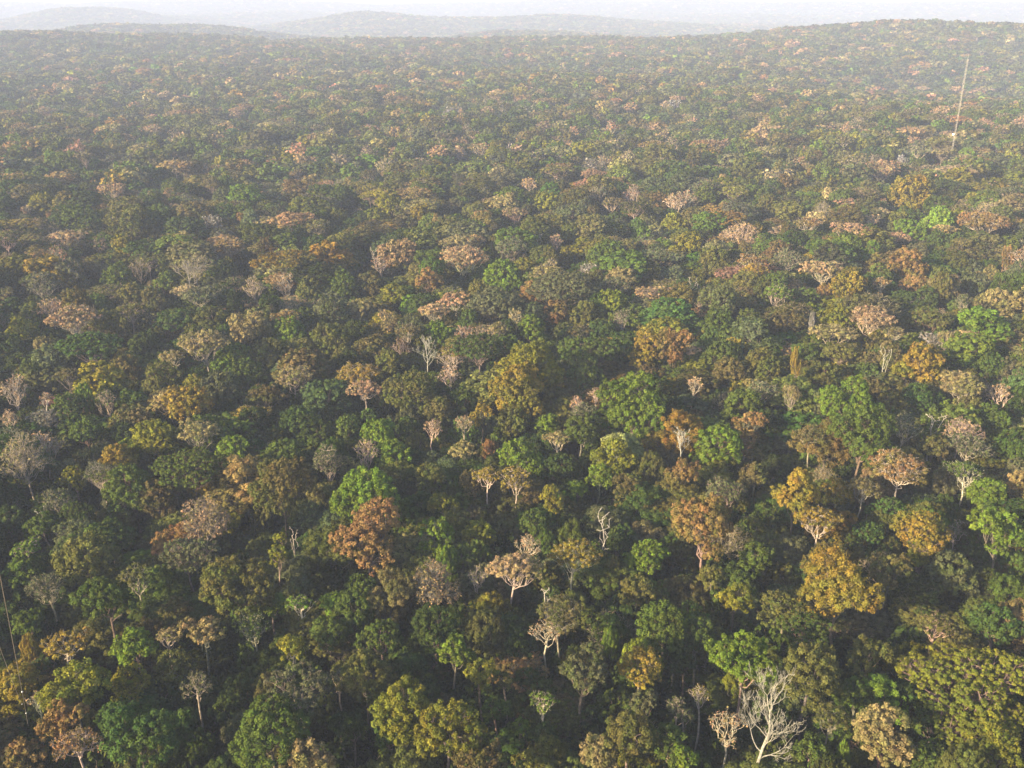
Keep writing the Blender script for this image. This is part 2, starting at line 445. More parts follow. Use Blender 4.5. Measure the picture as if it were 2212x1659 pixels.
CLEAR = []
SURVEY = """
D
265 40 130 90 u R
275 215 220 180 v K
480 180 200 260 t K
745 165 190 130 d G rounded soft green crown rising clear of the greyish canopy/soft green round crown
880 110 160 200 v T
835 290 200 140 d O
835 385 230 110 u O olive flat-topped tree on a tall curved pale trunk/olive tree on a curved trunk
1195 180 190 170 x W bare pale antler-like dead limbs tipped pink above an olive crown/antler-like dead limbs
1270 290 250 120 u K
1125 440 280 130 f E
1290 600 330 220 u T broad tan umbrella tree whose fan of white limbs shows from below/broad tan umbrella tree
1090 680 160 110 u T
330 360 230 120 v P
470 440 330 160 u P
70 370 150 150 d D
650 470 200 170 d O
920 580 200 170 d D
560 610 400 150 f E wide blue-green feathery crown spread over darker trees/wide blue-green feathery crown
290 630 130 70 d T
70 640 170 150 d D
90 870 230 260 v P tall pinkish twiggy tree with white limbs cut by the frame edge/pinkish twiggy tree at the frame edge
790 740 180 160 d B
430 800 170 110 u B
1010 820 260 200 o O
1170 960 260 190 o A yellowish tan oval crown with orange limbs showing through/yellowish tan oval crown
1250 1150 270 180 u T pale umbrella tree on a crooked white trunk in front of a tan oval crown/pale umbrella tree on a white trunk
970 1175 270 190 d Y dense yellow-green dome with drooping leaf clumps/yellow-green drooping dome
1390 870 310 180 d K
1680 920 220 180 f B
1860 800 260 230 u T crooked white limbs snaking through a thin tan crown/thin tan crown with snaking limbs
1560 480 260 220 o T pale tan-green dome of large leaf clumps/pale tan-green dome
1800 430 220 90 u R flat rusty brown umbrella crown above a bright green one/flat rusty umbrella
1820 510 230 110 d L
1720 370 150 80 d L
2080 410 260 170 d K
1605 230 180 200 v T
1810 200 170 160 v P
1950 240 160 120 d O
2140 200 200 180 d G
1700 640 240 130 d O
2080 570 260 120 d O
1560 780 230 160 d G
1890 1090 240 170 d D
1600 1090 260 170 d D
290 930 100 90 v P
535 950 100 50 d L small bright lime crown poking out of dark green trees/small bright lime crown
420 980 220 150 d G
670 940 160 150 v K
830 960 180 160 d G
285 1060 190 150 t W rounded grey-white bush of leafless twigs/grey-white twiggy crown
60 1060 140 130 v P
540 1150 200 140 d G
770 1150 180 140 d D
150 1310 330 290 v T large sparse tan tree leaning on a long thick white trunk/large sparse tree on a leaning white trunk
280 1230 230 180 v P
550 1320 150 150 d B
470 1440 160 160 d Y
740 1310 230 140 d A fuzzy orange-tan dome behind a dense green one/fuzzy orange-tan dome
640 1430 170 110 u O
820 1500 310 320 d G tall dense bright green dome made of small round clumps/tall dense bright green dome
1220 1370 450 190 f G very broad layered green crown like a flattened cushion/broad layered green cushion
1280 1490 180 110 d A
1470 1260 190 110 d L
1620 1250 160 110 d E
1780 1290 230 150 d G
2080 1330 250 230 v K
1790 1520 470 330 m B massive golden-brown crown of many lumpy clumps/massive golden-brown crown
1000 1560 270 200 d B
80 1570 200 120 d D
350 1580 250 120 v K
600 1600 110 120 x W slanting bare white broken trunk in a dark gap/slanting broken white trunk
60 200 150 150 d O
130 500 180 130 d Y
1390 150 180 130 d D
1060 200 150 150 d G
E
380 20 230 130 o P glowing pinkish orange dome with a pale trunk/glowing pinkish orange dome
270 80 120 110 v P
790 50 330 190 u P wide pinkish crown with a basket of curving white limbs below/wide pinkish crown with white limbs
1120 0 220 150 v K
225 30 60 100 x W
1035 160 260 180 d L lime green dome with its trunk and limbs showing/lime green dome with trunk showing
880 180 130 130 d G
1340 90 100 120 v T
1610 110 140 110 t W
1800 165 220 110 f T pale cream-topped layered crown like a feathery cushion/pale cream-topped crown
1740 230 240 130 v K
1420 240 460 160 f K very wide grey-green flat crown with tan patches/very wide grey-green flat crown
1230 270 170 180 d R
1380 390 170 150 d R
1560 400 170 170 d O
575 190 190 170 m R stacked orange-brown cauliflower-like crown/orange-brown cauliflower-like crown
360 290 180 150 d Y
200 210 200 150 d B
40 230 150 150 d G
745 320 200 140 u P
610 390 230 110 u P
980 350 330 210 f K
1130 420 140 90 v T
1225 500 170 150 d L light lime crown with slim white trunks/light lime crown on slim trunks
1020 510 140 70 u T
1670 520 180 120 d E
1800 420 140 120 v K
440 520 170 120 u B
625 550 170 90 d L
590 660 150 200 x W twisting white bare limbs under a light green top/twisting white bare limbs
730 650 170 130 u A
710 770 160 170 v P pinkish fan of fine twigs on a slim trunk/pinkish fan of fine twigs
230 620 250 150 d B
330 700 200 100 d O
900 620 360 170 f D dark green fern-like crown spread out flat/dark fern-like flat crown
1220 740 400 240 m Y big golden-olive crown of many rounded lobes/big golden-olive lobed crown
1150 920 420 180 m A
1090 1080 200 200 d O
1600 640 400 130 f G
1940 620 240 220 m A orange-gold crown joined to a taller rust red one/orange-gold crown
2120 640 200 400 m R tall rust red column of ragged foliage/tall ragged rust red crown
130 790 300 160 u A flat amber crown layered over dark crooked limbs/flat amber layered crown
170 880 230 90 u P
460 890 320 210 o O soft olive rounded crown on spreading limbs/soft olive rounded crown
640 1010 200 170 d B
800 920 180 160 d G
920 1030 170 220 m A narrow yellow and tan crown standing upright/narrow yellow upright crown
800 1080 120 130 v P
1330 1090 170 130 d L
1390 1190 170 120 u T small pale umbrella tree with thin white stems/small pale umbrella tree
1870 990 400 370 m L huge bright yellow-green crown of stacked lobes/huge bright yellow-green crown
1630 910 90 80 v P
1510 960 100 90 v P
1560 1040 220 180 v K
1540 1130 220 200 d G
200 1060 130 130 d E
260 1150 200 110 d L emerald green crown spilling down like a curtain/emerald curtain-like crown
340 1280 230 160 d L
450 1130 190 180 d D
600 1110 120 110 v P
60 1110 150 170 d G
180 1260 180 220 v T
790 1270 210 150 f T
1140 1290 230 120 d L bright emerald layered crown with thin limbs/bright emerald layered crown
1260 1390 110 90 d L
590 1430 200 150 d O
330 1440 200 130 d O
950 1420 180 160 u A amber-topped tree on a thick pale forked trunk/amber-topped tree on a forked trunk
1130 1440 220 140 u A
860 1470 190 150 d B
200 1560 420 240 d L large light green dome in the sun behind a rust brown crown/large light green dome
660 1600 160 150 d Y
1740 1310 300 160 m Y bright yellow-green rounded crown above lime clumps/bright yellow-green rounded crown
1660 1430 180 160 d L
1520 1510 130 130 d L
1850 1480 180 180 d B
1400 1380 220 200 d D
1350 1560 170 120 d Y
F
60 1230 170 190 x W leafless grey-white tree of fine crooked branches beside a lime dome/leafless grey-white tree
290 1250 300 340 d L tall bright lime green dome lit from one side/tall bright lime dome
50 1410 220 230 m R gold and rust brown crown with sprays hanging down/gold and rust hanging crown
490 85 200 110 u R vivid orange umbrella crown on a white forked stem/vivid orange umbrella crown
720 60 230 150 v K
250 80 200 200 d O
115 240 70 160 x W broken pale yellow snag with short stubs/broken pale yellow snag
650 280 200 150 u L pale lime parasol-shaped tree with white limbs/pale lime parasol tree
460 210 210 140 d O
940 130 260 120 u P
960 280 110 110 d R
1100 240 230 170 m A golden orange crown with glowing limbs/golden orange crown with glowing limbs
1470 100 250 140 m R rust red rounded crown behind a similar smaller one/rust red rounded crown
1530 210 170 130 d R
1310 210 120 150 u R
2110 60 80 140 c R
2190 170 80 110 d R
820 290 200 200 f G
720 460 240 150 d B
870 480 40 50 d W tiny whitish crown glinting in a dark gap/tiny whitish glinting crown
1030 440 230 170 d Y
1250 430 300 180 u P tall flat-topped pinkish tree on two white trunks/flat-topped pinkish tree on two trunks
1400 520 150 110 u B
280 460 220 160 d G
1560 340 240 130 d D
1610 430 280 160 f O
1660 290 110 80 d L
1900 230 240 160 d K
1830 330 120 90 u K
2040 330 240 170 d T
1960 470 150 50 d L
1630 580 140 100 t W lilac-grey leafless clump of twigs/lilac-grey twiggy clump
1730 570 130 100 u T
2160 580 120 130 d T
1330 700 70 230 x W tall slim pale bare trunk in a dark hollow/tall slim pale bare trunk
1060 650 260 130 f O
1240 680 150 140 f B
300 680 250 130 d G
360 760 200 120 d B
560 740 250 200 d O
770 740 70 130 c A slender golden tuft on a thin stem/slender golden tuft
130 850 120 130 v P small round pink-tan tree on a white stem/small round pink-tan tree
940 800 230 130 d O
830 640 170 130 d G
1560 740 320 150 m A
1450 760 150 120 d Y
1830 860 320 240 u T large tan-green crown with white forking limbs/large tan-green crown with forking limbs
1240 860 230 150 f B
1110 970 400 190 m L
560 880 220 110 u K
740 920 130 100 u T
460 1110 220 140 m R
600 1100 200 200 d D
1200 1190 430 280 m G large gnarled green tree on a thick twisted limb/large gnarled green tree
860 1180 230 190 u B
1430 1380 380 200 u R big rust orange umbrella tree with white limbs/big rust orange umbrella tree
1200 1500 220 140 u B
1640 1080 110 70 x P
1820 1130 250 110 v P
1860 1230 280 160 v K
1640 1250 190 150 d B
1460 1110 200 170 v K
2000 1060 200 150 d G
2050 1110 130 80 d L
1840 1400 260 180 u G dark green crown over a thick leaning trunk/dark crown on a leaning trunk
1970 1550 260 220 d L vivid green cone-shaped crown lit at its edge/vivid green cone-shaped crown
2180 1320 120 130 d L
2060 900 160 160 v P
2160 740 100 150 d L
1530 940 200 170 d E
760 1530 320 330 m A tall yellow and tan crown split into upright lobes/tall yellow and tan split crown
1040 1530 230 200 m A
520 1420 200 130 d B
340 1530 260 150 t K
G
170 270 210 140 u L pale green small tree with white limbs on dark canopy/pale green small tree
60 100 220 200 d D
270 130 240 180 d G
1300 100 330 260 t P pinkish grey tangled crown full of pale crooked limbs/pinkish grey tangled crown
1180 310 350 180 t K
1760 290 150 230 c Y vine-clad yellow-green column with a white snag beside it/vine-clad yellow-green column
1845 210 50 130 x W
690 190 280 170 d G
550 330 380 180 d O
300 520 280 200 v K
680 600 340 250 m G ragged green crown of hanging lobes/ragged green hanging crown
860 460 230 150 u O
140 420 260 180 d G
60 700 150 250 d D
190 740 200 150 d G
420 870 300 160 u A olive-gold umbrella crown with pale limbs beneath/olive-gold umbrella crown
200 920 140 110 d A
130 1120 270 230 d A olive-gold round crown crossed by a thin cable/olive-gold round crown
480 1130 400 230 m Y long yellow-gold crown of ragged bright clumps/long yellow-gold crown
820 1130 240 200 d Y
240 1220 130 160 v P
390 1330 300 200 m R rusty salmon lumpy crown in front of a yellow-gold one/rusty salmon lumpy crown
480 1500 300 200 v R
120 1600 260 120 d R
870 1430 430 400 o E big blue-green rounded crown like a cauliflower/big blue-green crown
1160 1370 200 220 d E
850 880 250 100 d L flat bright green crown in a dark gap/flat bright green crown
1060 830 170 120 u T
1290 810 300 220 m T pale olive-grey crown with grey twigs in its top/pale olive-grey crown
1500 520 440 330 o O fuzzy olive-gold dome beside a black gap/fuzzy olive-gold dome
1110 670 190 170 d B
1720 630 180 110 d L
1900 620 180 120 u L
1600 760 230 180 v G
2110 640 230 200 d L
1850 900 180 170 d Y small rounded crown with a red-tinged yellow top/red-tinged yellow crown
1120 1020 250 180 d O
1240 1120 240 160 v K
1880 1160 450 220 u K greyish green flat crown with white crooked limbs below/greyish flat crown
1700 1430 470 310 d G big round mid-green crown above black gaps/big round mid-green crown
1500 1200 220 250 d D
2080 820 230 250 d G
1910 500 170 120 d K
2150 1380 150 300 d D
1950 1620 350 100 d T
2140 1080 150 130 v K
H
200 200 480 300 m R large rust brown crown on thick curving pale limbs/large rust brown crown
630 210 280 180 m L pale yellow-green bushy crown beside a rust brown one/pale yellow-green bushy crown
680 370 170 70 d L
900 190 220 130 d Y
600 480 370 280 t P tangled reddish bare twigs over dark green foliage/tangled reddish crown
880 430 170 210 v T slim white-trunked tree with wispy tan twigs/slim tree with wispy tan twigs
1120 390 330 260 u P sparse pinkish crown with a candelabra of white limbs/sparse pinkish candelabra tree
1210 240 200 100 v P
1490 310 310 280 u A tall amber crown on clustered bright white stems/amber crown on clustered white stems
1650 130 110 250 x W tall thin forked bare white trunk among dark crowns/thin forked bare trunk
1250 110 180 110 d G
1760 240 160 160 d D
1970 320 250 180 d L
1900 540 260 230 d O
1740 420 130 90 d O
1325 560 60 70 x W small bare white fork sticking out of leaves/small bare white fork
1400 680 330 150 u B drooping brown-orange crown above pinkish hanging twigs/drooping brown-orange crown
1330 790 260 130 v P
150 510 170 100 d G
100 690 300 200 d G
220 690 110 100 d A
280 830 270 220 d G
620 780 400 220 d D
170 1080 330 280 d O
750 930 220 180 m L lime green vine-draped crown with hanging trails/lime vine-draped crown
480 1020 160 130 d E
900 1060 220 150 d Y olive dome with three slim white stems beneath/olive dome with slim stems
1050 1110 150 120 d O
1120 900 220 200 d D
1560 1040 330 320 o K large silvery grey-green round crown/large silvery grey-green crown
1920 1010 260 260 o A tan-gold round crown with a bright white trunk inside/tan-gold round crown
1960 1230 170 120 d K
1720 870 130 120 d L
1730 740 150 120 d G
2060 760 330 150 d G
2130 950 180 220 d D
1300 1240 200 170 u L bright green layered small tree with thin white stems/bright green layered small tree
400 1270 380 220 d Y sunlit lime and olive dome of coarse leaves/sunlit lime and olive dome
700 1380 440 320 d Y very big olive-yellow dome near the bottom edge/very big olive-yellow dome
320 1430 230 250 d G
1160 1400 130 140 d L
100 1400 230 250 d D
900 1570 350 200 d B
1830 1430 340 280 d O
1650 1590 280 170 d T
2090 1500 260 200 d G
2150 1260 140 160 v K
1300 1440 170 250 d D
990 1290 200 150 d G
I
190 170 430 340 m R large fuzzy rust and gold crown over tangled grey trunks/large fuzzy rust and gold crown
510 120 120 200 d O
520 330 220 200 d G
920 90 300 190 u A
1570 180 330 250 o A rounded amber crown with a pale trunk at its side/rounded amber crown
1560 340 150 130 d Y
1370 430 280 260 m B brown crown with a burnt gold patch on top/brown crown with a gold patch
1040 560 500 420 m A great golden crown of lumpy clumps tapering to dark green/great golden lumpy crown
380 580 220 190 o Y small yellow-green ball-shaped crown/yellow-green ball-shaped crown
430 500 180 100 d G
240 440 200 150 d O
2050 180 340 340 m L large light green cushioned crown cut by the frame edge/light green cushioned crown
1750 420 300 250 d K
2020 740 330 160 d E emerald green crown with rows of soft tufts/soft-tufted emerald crown
1660 760 250 200 u O
1230 180 180 180 d E
1780 150 150 150 v K
100 680 180 120 d G
130 830 260 180 d G
60 980 170 180 d D
440 980 400 260 m L vivid grass-green crown above a white dead tree/vivid grass-green crown
700 650 340 150 f O
830 770 330 140 f G
860 1060 430 280 d O broad olive-green dome like a clipped mushroom/broad olive mushroom-like dome
1230 950 270 230 m O
1900 1130 900 520 s Y sprawling golden-green crown with long orange limbs, biggest of all/sprawling golden-green crown
2030 1520 420 280 m Y
570 1350 440 640 x W tall bleached dead tree with many bare forked branches/tall bleached dead tree
330 1370 250 330 v P small pinkish tan tree on a straight white trunk/small pinkish tan tree
160 1180 150 200 v A
60 1290 200 160 t K
990 1340 260 220 u O olive tree with a white trunk forked like a Y/olive tree with a Y-forked trunk
1330 1450 370 330 o T fuzzy tan and green oval crown with loose edges/fuzzy tan and green oval crown
1150 1200 240 200 d G
1640 1350 280 200 f D
870 1560 240 140 d G
1060 1610 100 90 d L
1640 1620 300 100 d G
60 1590 160 200 d L
1450 1170 150 150 d E
B
1870 1230 170 130 v P salmon pink fan-shaped tree of fine twigs/salmon pink fan-shaped tree
1740 1290 150 160 u B brown flat-topped tree on a very tall white trunk/brown tree on a very tall trunk
1690 1020 120 100 v P
1440 1100 130 100 u Y small parasol tree with a straight white trunk/small parasol tree
1540 970 190 110 d Y round yellow-green crown beside a pink fan/round yellow-green hazy crown
1490 840 90 130 v P
1310 1290 200 120 d Y
770 970 100 110 v P
910 940 140 70 v P
300 1050 140 120 v T
870 1120 90 60 u Y
1930 1490 130 130 d L
1380 1520 100 100 v P
1260 1520 40 80 x W
1480 670 110 60 u R
1035 385 70 85 v P
1215 385 70 85 v P
1070 530 130 70 u R
1215 1160 110 80 v R
2140 1270 160 110 v P
300 1350 260 180 m Y
2130 1420 160 100 d Y
2160 1560 150 150 m Y
1110 1570 230 130 u K
A
760 870 190 80 u R
720 1200 200 90 u P
870 1290 130 80 u T
290 1320 210 150 d Y
165 1330 80 90 v P
850 1440 300 200 m O big olive-brown crown with reddish limbs below/big olive-brown crown
420 1050 250 130 d G
510 1410 310 150 d G
1440 1560 280 110 u R orange-brown flat umbrella with glowing orange limbs/orange-brown flat umbrella
1490 400 80 50 v P
980 580 100 60 v P
1460 840 130 90 v P
1710 1000 100 80 v T
420 1510 230 100 u P
1870 1100 110 80 v R
1340 1410 120 100 t W
960 1130 190 90 d E
1300 1080 110 90 v P
650 740 140 70 u T
2130 640 140 90 v P
C
570 850 230 120 u P glowing salmon wide crown in the hazy middle of the forest/glowing salmon wide crown
950 830 180 90 v P
1160 940 160 110 m Y
1310 1080 250 140 u P tan-pink crown on a stout white forked trunk/tan-pink crown on a stout trunk
430 1480 270 150 v P big pink crown of radiating white limbs/big pink radiating crown
1520 1250 300 130 m A heart-shaped orange and olive crown of two drooping lobes/heart-shaped orange-olive crown
1690 775 120 80 u P
1950 770 90 60 v P
1240 1390 130 70 v P
1970 1410 290 150 u R wide dull red crown like a spreading fan/wide dull red crown
1510 1470 180 100 m L
850 1420 180 120 u R
620 1370 140 150 d B
810 1030 80 110 c Y
330 1310 100 60 d L
70 1260 170 110 v P
80 1550 170 120 m Y
670 1215 80 80 d R
440 1080 250 100 d O
1450 1010 80 60 t W
1640 990 120 60 d R
800 920 110 60 d L
360 660 110 50 u R
960 1270 130 90 m R
"""
# ------------------------------------------------------------------ ground sheet
def structure(name, me, kind='structure'):
    o = bpy.data.objects.new(name, me); C.objects.link(o); o['kind'] = kind; return o

nr, na = 150, 360
rad = np.concatenate([[0.5], np.geomspace(12, 8000, nr - 1)])
ang = np.linspace(0, 2 * math.pi, na, endpoint=False)
RR, AA = np.meshgrid(rad, ang, indexing='ij')
X = RR * np.sin(AA); Yg = RR * np.cos(AA)
GV = np.stack([X, Yg, ground(X, Yg)], -1).reshape(-1, 3)
idx = np.arange(nr * na).reshape(nr, na); nx = np.roll(idx, -1, 1)
GQ = np.stack([idx[:-1], idx[1:], nx[1:], nx[:-1]], -1).reshape(-1, 4)
gmat = plain('forest_floor', (.020, .017, .010), .95, col2=(.035, .036, .015), scale=.08)
structure('ground', mesh_from('ground', GV, GQ, mats=(gmat,), smooth=True))

# ------------------------------------------------------------------ read the survey of crowns
ORG = {'A': (0, 0), 'B': (1350, 0), 'C': (2696, 0), 'D': (0, 1000), 'E': (1350, 1000), 'F': (2696, 1000), 'G': (0, 2022), 'H': (1350, 2022), 'I': (2696, 2022)}
rows = []; org = None
for ln in SURVEY.strip().splitlines():
    ln = ln.strip()
    if ln in ORG: org = ORG[ln]; continue
    f = ln.split(' ', 6)
    k = .3418
    px = org[0] / 1.8517 + float(f[0]) * k; py = org[1] / 1.8517 + float(f[1]) * k
    label, short = (f[6].split('/') if len(f) > 6 else (None, None))
    rows.append(dict(px=px, py=py, w=float(f[2]) * k, h=float(f[3]) * k, kind=f[4], col=f[5], label=label, short=short))

trees = []
for q in rows:
    kind = q['kind']
    hc = {'d': 20, 'm': 21, 'o': 21, 'u': 23.5, 'f': 20.5, 's': 23, 'v': 22.5, 't': 21, 'c': 23, 'x': 23}[kind]
    if q['short'] and kind in 'dmofc': hc += 2
    if q['short'] and 'split crown' in q['short']: hc += 4
    if q['w'] > 110: hc += 2.5
    if q['w'] < 50: hc -= 2 if kind in 'dfo' else 0
    if kind in 'd' and q['col'] in 'DE' : hc -= 1.5
    p = at(q['px'], q['py'], hc)
    dist = float(np.linalg.norm(p - np.array([0, 0, HC])))
    depth = p[1] * math.cos(PITCH) + (HC - p[2]) * math.sin(PITCH)
    r = q['w'] / 2 * depth / FPX * 1.04
    th = math.asin((HC - p[2]) / dist)
    hh = q['h'] / 2 * depth / FPX
    c2 = hh ** 2 - (r * math.sin(th) * .9) ** 2
    c = math.sqrt(max(c2, 0)) / math.cos(th)
    lo, hi = {'d': (.75, 1.15), 'm': (.8, 1.4), 'o': (.6, 1.2), 'u': (.28, .55), 'f': (.4, .6), 's': (.3, .4), 'v': (.45, .95), 't': (.6, 1.4), 'c': (.8, 1.7), 'x': (.9, 3.0)}[kind]
    c = min(max(c, lo * r), hi * r, 14)
    c = max(c, 1.0)
    g = gz(p[0], p[1])
    zc = p[2] - g
    if zc - c < 3: zc = c + 3
    q.update(x=float(p[0]), y=float(p[1]), g=g, zc=zc, r=r, c=c, dist=dist)
    trees.append(q)
print('crowns', len(trees), 'r', np.percentile([t['r'] for t in trees], [5, 50, 95]))

leafy = sorted([t for t in trees if t['kind'] not in 'xvt'], key=lambda t: -t['w'] * t['h'])
for t in leafy[296:]: t['stuff'] = True
single = [t for t in trees if not t.get('stuff')]
single.sort(key=lambda t: t['dist'])

# ------------------------------------------------------------------ labels
marks = [t for t in trees if t['short'] and not t.get('stuff')]
used = set()
for t_ in trees:
    if t_['label'] and len(t_['label'].split()) < 4: print('SHORT', t_)
for t in single:
    if t['label']: used.add(t['label'])
def size_word(t):
    return 'small ' if t['w'] < 55 else ('' if t['w'] < 92 else 'large ')
for t in single:
    if t['label']: continue
    base = size_word(t) + CNAME[t['col']] + ' ' + KNAME[t['kind']][1]
    near = sorted(marks, key=lambda m: math.hypot((m['px'] - t['px']), (m['py'] - t['py']) * 1.3))[:7]
    opts = []
    for m in near:
        dx, dy = t['px'] - m['px'], t['py'] - m['py']
        rel = 'beside' if abs(dx) > 1.1 * abs(dy) else ('behind' if dy < 0 else 'in front of')
        opts.append(base + ' ' + rel + ' the ' + m['short'])
    for a in range(3):
        for b in range(a + 1, 6):
            if b < len(near):
                da = np.array([t['px'] - near[a]['px'], t['py'] - near[a]['py']]); db = np.array([t['px'] - near[b]['px'], t['py'] - near[b]['py']])
                if da @ db < 0:
                    opts.append(size_word(t) + CNAME[t['col']] + ' tree between the ' + near[a]['short'] + ' and the ' + near[b]['short'])
    for m in near[:3]:
        side = 'left' if t['px'] < m['px'] else 'right'
        opts.append(base + ' just ' + side + ' of the ' + m['short'])
    for m in near[:3]:
        side = 'left' if t['px'] < m['px'] else 'right'
        deep = 'behind and ' if t['py'] < m['py'] else 'in front and '
        opts.append(size_word(t) + CNAME[t['col']] + ' crown ' + deep + side + ' of the ' + m['short'])
    for o_ in opts:
        if o_ not in used and len(o_.split()) <= 16:
            t['label'] = o_; used.add(o_); break
    else:
        print('NO LABEL', opts[0]); t['label'] = opts[0]

# ------------------------------------------------------------------ the trees that show largest
GROUP = {'d': 'round-crowned forest trees', 'm': 'lobed forest trees', 'o': 'oval-crowned forest trees', 'u': 'umbrella-shaped emergent trees', 'f': 'layered flat-topped trees',
         'v': 'fan-shaped twiggy trees', 't': 'tangled twiggy trees', 'c': 'slender upright trees', 'x': 'bare dead trees'}
def jitter(rng, c, a=.10):
    v = 1 + rng.normal(0, a); return tuple(max(.004, x * v * (1 + rng.normal(0, a * .35))) for x in c)
def bark_of(rng, t):
    if t['kind'] == 'x': return jitter(rng, (.30, .27, .23), .06)
    if t['kind'] in 'vu' and t['col'] in 'KOB': return jitter(rng, (.24, .20, .155), .12)
    if t['kind'] in 'vu' : return jitter(rng, (.34, .28, .215), .12)
    if t['kind'] == 't': return jitter(rng, (.20, .165, .13), .12)
    return jitter(rng, (.13, .105, .08), .25)

nfaces = 0
for n, t in enumerate(single):
    rng = np.random.default_rng(1000 + int(t['px'] * 7 + t['py'] * 13))
    name = KNAME[t['kind']][0]
    root = bpy.data.objects.new(name, None); C.objects.link(root)
    root.empty_display_size = 1
    root.location = (t['x'], t['y'], t['g'])
    root['label'] = t['label']; root['category'] = 'dead tree' if t['kind'] == 'x' else ('bare tree' if t['kind'] in 'vt' else 'tree')
    if t['kind'] in GROUP: root['group'] = GROUP[t['kind']]
    bc = bark_of(rng, t)
    if t['kind'] == 'x':
        if t['w'] > 45 or (t['short'] and 'antler' in t['short']): (a, b) = dead_tree(rng, t['r'], t['c'], t['zc'], t['dist'])
        else: (a, b) = snag(rng, t['r'], t['c'], t['zc'], t['dist'])
        parts = [('trunk', a), ('branches', b)]
        for pn, (v, qd) in parts:
            o = bpy.data.objects.new(pn, mesh_from(pn, v, qd, mats=(BARK,), smooth=True)); C.objects.link(o); o.parent = root; o.color = (*bc, 1); nfaces += len(qd)
        if t['short'] and 'slanting' in t['short']: root.rotation_euler = (0, math.radians(-32), 0)
        continue
    dense = {'K': 2.6, 'B': 2.0, 'O': 2.4, 'G': 3.0, 'R': 2.0}.get(t['col'], 1.0) if t['kind'] in 'vt' else 1.0
    WV, WQ, LV, LQ, LT = leafy_tree(rng, t['kind'], t['r'], t['c'], t['zc'], t['dist'], cover=dense)
    o = bpy.data.objects.new('trunk', mesh_from('trunk', WV, WQ, mats=(BARK,), smooth=True)); C.objects.link(o); o.parent = root; o.color = (*bc, 1)
    lc = jitter(rng, COL[t['col']], .07)
    o = bpy.data.objects.new('crown', mesh_from('crown', LV, LQ, LT, mats=(LEAF,))); C.objects.link(o); o.parent = root; o.color = (*lc, 1)
    nfaces += len(LQ) + len(WQ)


print('single trees', len(single), 'faces', nfaces)

# ------------------------------------------------------------------ the rest of the forest: one object, trees set on points
protos = bpy.data.collections.new('forest_kinds')          # not linked: only the node tree uses it
LODS = [150, 320, 620, 1200, 2600]
KINDS = ['d', 'd', 'm', 'o', 'f', 'u', 'v', 'd', 'u', 't', 'm']
pid = 0; LOD_IDX = []
for li, dd in enumerate(LODS):
    ids = []
    for ki, kd in enumerate(KINDS if li < 3 else KINDS[:9]):
        rng = np.random.default_rng(50 + pid)
        r = {'d': 5.6, 'm': 6.2, 'o': 5.6, 'f': 6.8, 'u': 6.6, 'v': 5.2, 't': 5.4}[kd]
        c = {'d': 4.7, 'm': 5.4, 'o': 5.2, 'f': 3.4, 'u': 3.0, 'v': 4.2, 't': 4.8}[kd]
        zc = {'d': 20, 'm': 20, 'o': 20, 'f': 20.5, 'u': 23, 'v': 22.5, 't': 20.5}[kd]
        WV, WQ, LV, LQ, LT = leafy_tree(rng, kd, r, c, zc, dd, leafscale=1.0 if li < 3 else .95)
        V = np.concatenate([WV, LV]); Q = np.concatenate([WQ, LQ + len(WV)])
        T = np.concatenate([np.full((len(WQ), 3), .5), LT]); MI = np.concatenate([np.zeros(len(WQ)), np.ones(len(LQ))])
        po = bpy.data.objects.new('kind_%03d' % pid, mesh_from('forest_tree', V, Q, T, mats=(BARK_F, LEAF_F), mat_idx=MI))
        protos.objects.link(po); ids.append(pid); pid += 1
    LOD_IDX.append(ids)

rng = np.random.default_rng(11)
pts = []
def spacing(d): return 6.8 if d < 320 else 8.4 + (d - 320) * .0022 if d < 900 else (9.7 + (d - 900) * .0036 if d < 3000 else 17.2 + (d - 3000) * .004)
d = 14.0
while d < 7600:
    s = spacing(d)
    a0 = math.pi if d < 190 else (1.3 if d < 330 else .70)
    n = max(1, int(2 * a0 * d / s))
    aa = -a0 + (np.arange(n) + rng.uniform(0, 1)) * 2 * a0 / n + rng.normal(0, .23 * s / d, n)
    rr = d + rng.normal(0, .25 * s, n)
    pts.append(np.stack([rr * np.sin(aa), rr * np.cos(aa), np.full(n, s)], 1))
    d += s * .87
pts = np.concatenate(pts)
# no filler crown where a surveyed tree stands, nor just in front of one, where it would hide it
tx = np.array([t['x'] for t in single]); ty = np.array([t['y'] for t in single]); tr_ = np.array([t['r'] for t in single])
D = np.hypot(pts[:, 0], pts[:, 1])
keep = np.ones(len(pts), bool); near_s = np.full(len(pts), 1.0)
nearm = D < 1200
P2 = pts[nearm][:, :2]
dd = np.hypot(P2[:, None, 0] - tx[None], P2[:, None, 1] - ty[None]) / (tr_[None] * .66 + 1.3)
keep[np.where(nearm)[0]] = dd.min(1) > 1
for (ex, ey, er) in CLEAR:
    keep &= np.hypot(pts[:, 0] - ex, pts[:, 1] - ey) > er
pts = pts[keep]; D = D[keep]
m = len(pts)
scale = pts[:, 2] / 6.6 * .80 * rng.lognormal(0, .25, m)
big = rng.uniform(size=m) < .11; scale[big] *= np.where(D[big] > 1500, 1.2, 1.55)
sz = np.clip(.82 + .17 * rng.normal(size=m), .5, 1.25)
sz[big] += .22
sz *= 1 + np.clip(scale - 1.05, 0, .9) * .25; scale *= np.where(D > 700, .92, 1.0)
scale = np.minimum(scale, np.where(D < 320, 1.35, np.where(D < 1500, 1.75, 2.3))); sz = np.minimum(sz, 1.2); near_low = D < 330; sz[near_low] *= .90; scale[near_low] *= 1.04
